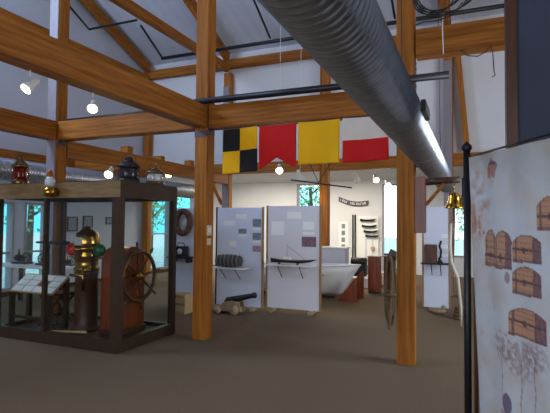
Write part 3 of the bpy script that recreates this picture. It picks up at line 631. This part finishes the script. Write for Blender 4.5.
# cannon
t = thing('cannon', 'small dark ship cannon on pale wooden carriage before the panels', 'cannon', (-4.0, 7.35, 0))
d0 = Vector((-4.02, 7.38, .22)); d1 = Vector((-3.45, 7.36, .36)); dv = (d1-d0).normalized()
prof = [(-.06, .001), (-.055, .02), (-.03, .022), (-.02, .035), (0, .06), (.02, .062), (.2, .055), (.21, .058), (.22, .053), (.45, .043), (.52, .04), (.54, .052), (.57, .05), (.58, .045), (.585, .001)]
MB().tube([d0+dv*h for h, r in prof], [r for h, r in prof], 18).build('barrel', M['iron'], t)
poly = [(-4.25, 7.28, .05), (-4.25, 7.28, .12), (-4.1, 7.28, .14), (-4.06, 7.28, .2), (-3.9, 7.28, .24), (-3.74, 7.28, .22), (-3.7, 7.28, .06)]
for yy in (7.28, 7.44): MB().prism([(x, yy, z) for x, _, z in poly], (0, .035, 0)).build('carriage_cheek', M['oldwood'], t)
MB().box(-4.22, -3.75, 7.316, 7.439, .06, .11).build('carriage_bed', M['oldwood'], t)
for x, r in ((-3.82, .085), (-4.15, .065)):
    for yy in (7.235, 7.48): MB().lathe([(.001, 0), (r, 0), (r, .04), (.001, .04)], (x, yy, r), 'y', 18).build('wheel', M['oldwood'], t)
t = thing('wooden_block', 'pale weathered wooden pulley block on the floor left of the cannon', 'block', (-4.42, 7.3, 0))
MB().box(-4.58, -4.33, 7.26, 7.42, 0, .2, bev=.03).build('shell', M['oldwood'], t)
MB().lathe([(.001, 0), (.07, 0), (.07, .012), (.001, .012)], (-4.45, 7.245, .1), 'y').build('sheave_pin', M['oldwood'], t)
# ---------------------------------------------------------------- rope coil on post
t = thing('rope_coil', 'thick brown rope coil hanging beside the right timber post', 'rope', (-.87, 5.56, 1.1))
b = MB()
for k in range(5):
    w_ = .018+.009*k; zt_ = 1.225-.004*k; zb_ = .42+.035*((k*2) % 5); xc = -.885
    pts = []
    for i in range(36):
        a = 2*PI*i/36
        pts.append((xc+w_*math.sin(a)+.012*math.sin(2*a+k), 5.478+.022*(k-2)+.006*math.cos(3*a+k), (zt_+zb_)/2+(zt_-zb_)/2*math.cos(a)))
    b.tube(pts, .016, 8, close=True)
b.build('coils', M['rope'], t)
MB().tube([(-.94+.0, 5.56+.08*math.cos(a*PI/8), .78+.02*math.sin(a*PI/4)) if math.cos(a*PI/8) > 2 else (-.885+.062*math.sin(a*PI/8), 5.455+.06*math.cos(a*PI/8), .80) for a in range(16)], .018, 8, close=True).build('binding', M['rope'], t)
t = thing('cleat_board', 'dark wooden block fixed above the rope coil on the right post', 'cleat', (-.86, 5.6, 1.1))
MB().prism([(-.94, 5.56, 1.2), (-.83, 5.56, 1.18), (-.83, 5.56, 1.28), (-.89, 5.56, 1.31)], (0, .05, 0)).build('block', M['walnut'], t)
MB().tube([(-.885, 5.57, 1.2), (-.885, 5.45, 1.19), (-.885, 5.43, 1.17)], .012, 8).build('peg', M['iron'], t)
# ---------------------------------------------------------------- bell on bracket
t = thing('bell_bracket', 'dark log arm with slanted brace and board holding the bell', 'bracket', (-.6, 5.62, 2.0))
MB().box(-.618, -.50, 5.56, 5.66, 1.5, 2.14, bev=.006).build('back_board', M['mahog'], t)
MB().tube([(-.5, 5.6, 2.08), (-.3, 5.6, 2.095), (-.14, 5.6, 2.1)], [.038, .04, .036], 14).build('log_arm', M['walnut'], t)
MB().bar((-.5, 5.6, 1.82), (-.3, 5.6, 2.06), .035, .05, up=(0, 1, 0)).build('diagonal_brace', timX, t)
t = thing('ship_bell', 'polished brass ship bell hanging from the log arm', 'bell', (-.2, 5.6, 1.75))
bz = 1.78
MB().lathe([(.098, 0), (.1, .01), (.085, .03), (.07, .06), (.062, .11), (.056, .15), (.045, .17), (.02, .178), (.001, .18)], (-.2, 5.6, bz)).build('bell_body', M['brass'], t)
MB().tube([(-.2+.0, 5.6+.022*math.cos(a*PI/6), bz+.2+.022*math.sin(a*PI/6)) for a in range(12)], .007, 6, close=True).build('crown_loop', M['brass'], t)
MB().tube([(-.2, 5.6, bz+.1), (-.2, 5.6, bz-.03)], [.005, .012], 8).tube([(-.2, 5.6, bz-.03), (-.2, 5.6, bz-.14)], .009, 8).build('clapper_rope', M['rope'], t)
MB().tube([(-.2, 5.6, bz+.21), (-.2, 5.6, 2.052)], .006, 6).build('hook', M['brass'], t)
t = thing('wall_bell', 'second smaller brass bell partly behind the first by the banner pole', 'bell', (-.1, 6.1, 1.8))
MB().lathe([(.085, 0), (.075, .02), (.06, .06), (.05, .13), (.001, .16)], (-.12, 6.15, 1.79)).build('bell_body', M['brass'], t)
MB().tube([(-.12, 6.15, 1.94), (-.12, 6.15, 2.17)], .01, 6).build('hook', M['iron'], t)
# right edge bits
tag(MB().tube([(-.19, 8.0, .0), (-.19, 8.0, .0+.3), (-.235, 8.0, .75), (-.33, 8.0, 1.0), (-.35, 8.0, 1.25), (-.33, 8.0, 1.62)], [.018, .022, .026, .028, .026, .02], 10).build('curved_rib', M['bone'], loc=(-.2, 8.0, 0)), 'curved pale rib standing beside the narrow right panel', 'rib')
t = thing('carved_stump', 'low brown carved block on the floor below the narrow right panel', 'carving', (-.6, 8.95, 0))
MB().ball((-.6, 8.95, .055), .09, sc=(1.6, .8, .62)).build('body', M['oldwood'], t)
MB().ball((-.50, 8.93, .12), .045).build('head', M['oldwood'], t)
b = MB()
for k in range(4): b.lathe([(.001, 0), (.11-.012*k, 0), (.11-.012*k, .05), (.001, .05)], (-.23+.0*k, 8.6, .052*k), n=14)
tag(b.build('rope_stack', M['rope'], loc=(-.23, 8.6, 0)), 'small conical pile of coiled rope at the far right of the floor', 'rope')

# ---------------------------------------------------------------- boat and far exhibits
t = thing('wooden_boat', 'white planked wooden rowing boat beside the far timber post', 'boat', (-3.6, 9.7, 0))
b = MB(); n = 22; rs = []
bx0, bx1 = -5.0, -2.2
for i in range(n+1):
    u = i/n; ww = .48*(1-max(0, (u-.45)/.55)**2.4)+.004; zt_ = .62+.1*u*u
    zk = .035+.05*max(0, (u-.8)/.2)**2; ring = []
    for k in range(11):
        a = -1+2*k/10; s_ = abs(a)**.8*(1 if a > 0 else -1)
        step = .012*((k % 2))
        zz_ = zk+(zt_-zk)*abs(a)**1.35
        xx = bx0+(bx1-.42-bx0)*u + .42*u**6*((zz_-zk)/(zt_-zk))
        ring.append((xx, 9.85+ww*s_+step*(1 if a > 0 else -1)*.3, zz_))
    rs.append(ring)
vv = [[b.bm.verts.new(p) for p in r] for r in rs]
for a, c in zip(vv, vv[1:]):
    for k in range(10): b.bm.faces.new((a[k], a[k+1], c[k+1], c[k])).smooth = True
b.bm.faces.new(vv[0])
ho = b.build('hull', M['hull'], t); sm = ho.modifiers.new('thick', 'SOLIDIFY'); sm.thickness = .02
for sgn in (0, 10):
    MB().tube([Vector(r[sgn])+Vector((0, 0, .01)) for r in rs], .018, 8).build('gunwale', M['mahog'] if False else M['white'], t)
for x in (-4.3, -3.6, -3.0): MB().box(x-.1, x+.1, 9.85-.38, 9.85+.38, .5, .525).build('thwart', M['palewood'], t)
MB().box(-4.8, -2.75, 9.83, 9.87, .002, .045).build('keel', M['walnut'], t)
t = thing('boat_cradle', 'brown triangular wooden cradle under the bow of the white boat', 'cradle', (-2.5, 9.6, 0))
MB().prism([(-2.6, 9.5, 0), (-2.2, 9.5, 0), (-2.2, 9.5, .5), (-2.25, 9.5, .47), (-2.56, 9.5, .06)], (0, .06, 0)).build('front_board', M['mahog'], t)
MB().prism([(-2.68, 10.14, 0), (-2.2, 10.14, 0), (-2.2, 10.14, .58), (-2.25, 10.14, .56), (-2.62, 10.14, .08)], (0, .06, 0)).build('rear_board', M['mahog'], t)
MB().box(-2.3, -2.22, 9.56, 10.14, 0, .03).build('cross_piece', M['mahog'], t)
t = thing('display_box', 'white box display standing behind the rowing boat', 'display box', (-3.3, 10.7, 0))
MB().box(-4.2, -2.72, 10.6, 10.95, 0, 1.02, bev=.005).build('cabinet', M['panel2'], t)
MB().box(-4.24, -2.69, 10.57, 10.98, 1.021, 1.05).build('lid', M['white'], t)
t = thing('low_platform', 'low pale platform with dark items between boat and brown cabinets', 'platform', (-2.3, 12.0, 0))
MB().box(-3.1, -2.25, 11.7, 12.6, 0, .22, bev=.005).build('plinth', M['panel2'], t)
MB().box(-3.12, -2.23, 11.68, 12.62, .221, .25).build('top', M['white'], t)
t = thing('engine_block', 'dark machinery standing on the low pale platform', 'machine', (-2.7, 12.1, .25))
MB().box(-2.95, -2.55, 12.0, 12.3, .252, .55, bev=.02).build('block', M['iron'], t)
MB().lathe([(.1, -.2), (.1, .2)], (-2.75, 12.15, .62), 'x', 16).build('cylinder', M['iron'], t)
for k, (x, y, h, m_, l) in enumerate(((-2.13, 11.05, .82, 'mahog', 'tall red-brown cabinet left of the bright doorway'), (-1.93, 12.0, .78, 'walnut', 'dark brown cabinet just in front of the bright doorway'), (-2.02, 12.6, .8, 'walnut', 'dark brown cabinet behind the red-brown one'))):
    t = thing('wooden_cabinet', l, 'cabinet', (x, y, 0), 'brown cabinets by the doorway')
    MB().box(x-.13, x+.13, y-.15, y+.15, .04, h, bev=.004).build('body', M[m_], t)
    MB().box(x-.145, x+.145, y-.165, y+.165, h+.001, h+.025).build('top', M[m_], t)
    dd = MB().box(x-.11, x+.11, y-.162, y-.151, .08, h-.05).build('door', M[m_], t)
    sub(dd, 'knob', MB().ball((x+.08, y-.17, h*.55), .01, n=8), M['brass'], t)
    MB().box(x-.12, x+.12, y-.13, y+.13, 0, .039).build('plinth', M['black'], t)
# far wall displays
fwx = lambda px: PX(px, 338, 368, -4.22, -3.2); Y = FY-.001
t = thing('half_model_display', 'white display board with dark half hull models on the far wall', 'display board', (-3.25, Y, .5))
MB().box(-3.66, -2.86, Y-.05, Y, .45, 1.85).build('backboard', M['white'], t)
for x in (-3.7, -3.62): MB().box(x-.02, x+.02, Y-.1, Y-.051, .45, 1.9).build('dark_upright', M['iron'], t)
for k, z in enumerate((1.72, 1.52, 1.35, 1.2)):
    hull(MB(), -3.45+.06*k, -3.0+.04*k, Y-.11, .1, z-.04, z+.02, n=10, rake=.04).build('half_model', M['iron'], t)
for x in (-3.28, -3.05): MB().box(x-.012, x+.012, Y-.07, Y-.051, .5, 1.1).build('upright', M['panel'], t)
MB().box(-3.1, -2.98, Y-.11, Y-.051, .75, .85).build('tag_board', M['palewood'], t)
t = thing('name_board', 'curved dark name board with pale lettering on the far wall', 'sign', (-3.8, Y, 2.25))
b = MB(); top = []; bot = []
def nz(u): return 2.45-.3*u+.16*(u-.5)**2*4*.6
nb = [(-4.2+1.0*i/12, 2.42-.14*(i/12)-.09*math.sin(PI*i/12)) for i in range(13)]
poly = [(x, Y-.04, z+.09) for x, z in nb]+[(x, Y-.04, z-.07) for x, z in reversed(nb)]
b.prism(poly, (0, .035, 0)); b.build('board', M['board'], t)
for i, k in enumerate([0, 1, 2, 3, 5, 6, 7, 8, 9, 10, 11, 12]):
    x = -4.12+k*.068; z = 2.42-.14*(k*.068+.08)-.09*math.sin(PI*(k*.068+.08))+.01
    b = MB(); b.box(x-.02, x-.008, Y-.045, Y-.0405, z-.04, z+.04)
    if i % 2: b.box(x-.008, x+.02, Y-.045, Y-.0405, z+.025, z+.04)
    if i % 3: b.box(x+.008, x+.02, Y-.045, Y-.0405, z-.04, z+.025)
    b.build('letter', M['paper'], t)
t = thing('picture_strip', 'tall pale strip with small dark pictures on the far wall', 'poster', (-4.0, Y, 1.1))
MB().box(-4.2, -3.88, Y-.02, Y, .6, 1.66).build('sheet', M['white'], t)
for k in range(4): MB().box(-4.1, -3.98, Y-.026, Y-.0205, .75+k*.23, .9+k*.23).build('picture', M['photo'], t)

# ---------------------------------------------------------------- banner
A = Vector((-.03, 3.03)); D = Vector((.34, -.65)).normalized()
t = thing('banner_stand', 'black pole stand holding the printed cloth banner at right', 'banner stand', (A.x, A.y, 0))
def bp3(u, z, off=0): return Vector((A.x+D.x*u+D.y*off*-1, A.y+D.y*u+D.x*off, z))
MB().tube([bp3(-.012, .02), bp3(-.012, 2.045)], .021, 12).build('pole', M['black'], t)
MB().tube([bp3(1.22, .02), bp3(1.22, 2.045)], .021, 12).build('pole', M['black'], t)
MB().tube([bp3(.02, .05, .035), bp3(.02, 1.96, .035)], .012, 10).build('inner_rod', M['walnut'], t)['label'] = 'thin brown rod behind the cloth edge'
MB().tube([bp3(-.01, 2.004), bp3(1.22, 2.004)], .006, 8).build('top_rod', M['black'], t)
MB().lathe([(.021, 0), (.03, .01), (.028, .03), (.012, .045), (.001, .06)], (bp3(-.012, 0).x, bp3(-.012, 0).y, 2.045), n=12).build('finial', M['black'], t)
for u in (-.012, 1.22): MB().lathe([(.15, 0), (.15, .015), (.04, .03), (.03, .06)], tuple(bp3(u, 0))).build('base', M['black'], t)
def mixc(a, b_, k): return tuple(a[i]*(1-k)+b_[i]*k for i in range(3))
def fbm(u, v):
    s = 0; am = .5; fr_ = 1
    from mathutils import noise as N_
    return N_.fractal(Vector((u, v, 3.1)), 1.0, 2.0, 5)
BW = (178, 184, 192)
def chest(u, z, col, u0, u1, z0, z1, lid=.42, openl=False, side=.22):
    """printed drawing of a domed wooden chest, three-quarter view"""
    if not (u0 <= u <= u1 and z0 <= z <= z1): return col
    a = (u-u0)/(u1-u0); h = (z-z0)/(z1-z0)
    top = 1-.26*abs(2*a-1)**2.6-.03*(1-a)
    if h > top or h < .04*a: return col
    if a < .05 and h > .93: return col
    base = (164, 112, 76)
    if a > 1-side: base = (96, 58, 62)
    if openl and .42 < a < .52: base = (92, 60, 60)
    pl = (h*6) % 1
    c = mixc(base, (104, 62, 50), .5 if pl < .2 else 0)
    if abs(h-lid) < .035: c = (66, 36, 40)
    if abs(a-.12) < .03 or abs(a-(1-side)) < .025: c = (84, 46, 44)
    if h < .12 or h > top-.05: c = mixc(c, (70, 40, 44), .6)
    if abs(a-.42) < .05 and abs(h-lid) < .1: c = (60, 34, 38)
    return mixc(c, BW, .2+.16*fbm(u*60, z*60))
def paint(u, z):
    n1 = fbm(u*5, z*5); n2 = fbm(u*16+4, z*16)
    c = mixc(BW, (172, 160, 150), max(0, min(.8, .15+n1*.6)))
    if n2 > .35 and u < .3: c = mixc(c, (170, 140, 124), min(.35, (n2-.35)*1.0))
    # faint brown sketch at the left, a faded shoreline drawing
    k = math.exp(-((u-.12)/.1)**2-((z-1.72)/.22)**2); c = mixc(c, (150, 112, 92), .5*k*max(0, .5+n2*1.6))
    if abs(z-1.60) < .05 and .04 < u < .2 and (math.sin(u*160)+n2*2) > .7: c = mixc(c, (120, 78, 72), .6)
    if .02 < u < .085 and 1.55 < z < 1.72: c = mixc(c, (160, 110, 84), .55)
    c = chest(u, z, c, .18, .315, 1.375, 1.585, .3, side=.15)
    c = chest(u, z, c, .305, .45, 1.375, 1.58, .3, side=.3)
    c = chest(u, z, c, .455, .672, 1.425, 1.565, .45)
    c = chest(u, z, c, .455, .672, 1.268, 1.412, .45)
    c = chest(u, z, c, .43, .70, 1.062, 1.212, .5, side=.25)
    c = chest(u, z, c, .645, .83, 1.585, 1.745, .4, side=.2)
    if u > .74:
        c = chest(u, z, c, .80, .99, 1.18, 1.36, .45); c = chest(u, z, c, .86, 1.06, 1.5, 1.64, .45)
    r = ((u-.28)/.05)**2+((z-1.915)/.055)**2+n2*.9
    if r < 1: c = mixc((92, 54, 74) if z > 1.93 else (150, 96, 92), BW, .25)
    if .215 < u < .26 and 1.86 < z < 1.92: c = mixc(c, (150, 96, 92), .6)
    if ((u-.42)/.02)**2+((z-1.34)/.03)**2 < 1: c = mixc(c, (110, 66, 62), .5)
    # faint tree sketches
    for tu, tz, tr in ((.38, .99, .11), (.52, .95, .14), (.62, 1.0, .1)):
        rr_ = math.hypot((u-tu)/tr, (z-tz)/(tr*.75))
        if rr_ < 1.1: c = mixc(c, (128, 104, 104), max(0, min(.5, .6*(1.1-rr_)*(1+2.8*fbm(u*40, z*40)))))
        if abs(u-tu-.004*math.sin(z*40)) < .004 and tz-.27 < z < tz: c = mixc(c, (116, 90, 92), .55)
    if ((u-.42)/.04)**2+((z-.71)/.05)**2 < 1: c = mixc((84, 62, 92), BW, .25)
    if .36 < u < .47 and z < .665 and z > .6: c = mixc(c, (110, 84, 80), .4)
    return c
me = bpy.data.meshes.new('banner_cloth'); NU, NV = 210, 310; vs_, fs_, cols = [], [], []
UW, ZT, ZB = 1.2, 2.0, .15
for j in range(NV+1):
    for i in range(NU+1):
        v = j/NV; z = ZT+(ZB-ZT)*v; ul = .02+.12*(2.0-z)/1.46*.75; u = ul+(UW-ul)*i/NU
        sag = -.012*math.sin(PI*min(1, i/NU*1.0))*(1-v)
        off = .012*math.sin(u*9+1)*(.3+v)+.006*math.sin(u*23+z*2)
        vs_.append(bp3(u, z+sag, off)-Vector((A.x, A.y, 0))); cols.append(paint(u, z))
for j in range(NV):
    for i in range(NU):
        a = j*(NU+1)+i; fs_.append((a, a+1, a+NU+2, a+NU+1))
me.from_pydata(vs_, [], fs_); me.update()
ca = me.color_attributes.new('print', 'FLOAT_COLOR', 'POINT')
for i, c in enumerate(cols): ca.data[i].color = srgb(tuple(max(0, min(255, q)) for q in c))
for p in me.polygons: p.use_smooth = True
bm_ = bpy.data.materials.new('printed_cloth'); bm_.use_nodes = True; tt = bm_.node_tree; at = tt.nodes.new('ShaderNodeAttribute'); at.attribute_name = 'print'
tt.links.new(at.outputs['Color'], tt.nodes['Principled BSDF'].inputs['Base Color']); tt.nodes['Principled BSDF'].inputs['Roughness'].default_value = .85
me.materials.append(bm_)
o = bpy.data.objects.new('banner_cloth', me); C.objects.link(o); o.parent = t; sm = o.modifiers.new('thick', 'SOLIDIFY'); sm.thickness = .002
o['label'] = 'pale printed cloth with brown drawings of old chests'

# ---------------------------------------------------------------- trees outside
def tree(x, y, h, r, label, n=900, seed=0):
    rn = random.Random(seed); t = thing('tree', label, 'tree', (x, y, -.16), 'trees outside the windows')
    b = MB().tube([(x, y, -.16), (x+.1, y, h*.4), (x-.05, y+.1, h*.8)], [.14, .1, .04], 8)
    for k in range(7):
        a = rn.random()*6.28; z0 = h*(.25+.08*k); b.tube([(x+.03, y, z0), (x+r*.7*math.cos(a), y+r*.7*math.sin(a), z0+h*.15)], [.05, .02], 6)
    b.build('trunk', M['bark'], t)
    b = MB()
    for k in range(n):
        a, c = rn.random()*6.28, rn.uniform(-1, 1); q = rn.random()**.4
        p = Vector((x+r*q*math.cos(a)*math.sqrt(1-c*c), y+r*q*math.sin(a)*math.sqrt(1-c*c), h*.6+h*.46*q*c))
        u = Vector((rn.uniform(-1, 1), rn.uniform(-1, 1), rn.uniform(-1, 1))).normalized(); v = u.orthogonal().normalized(); s_ = rn.uniform(.06, .14)
        vv = [b.bm.verts.new(p+u*s_), b.bm.verts.new(p+v*s_*.5), b.bm.verts.new(p-u*s_), b.bm.verts.new(p-v*s_*.5)]
        b.bm.faces.new(vv)
    b.build('foliage', M['leaf'], t)
for k, (x, y, h, r, l) in enumerate(((-13.5, 9.4, 6, 1.9, 'leafy tree outside the leftmost windows'), (-16, 13.2, 7, 2.2, 'leafy tree outside left, farther back'), (-14.6, 18.5, 6, 2.0, 'leafy tree outside seen through the right side of the case'),
                                     (-17, 22, 7, 2.4, 'tree outside beyond the far left corner'), (-7.3, 21.5, 6, 1.9, 'leafy tree outside the tall far window'), (-1.0, 24, 5, 1.5, 'tree outside near the bright doorway'))):
    tree(x, y, h, r, l, seed=k)
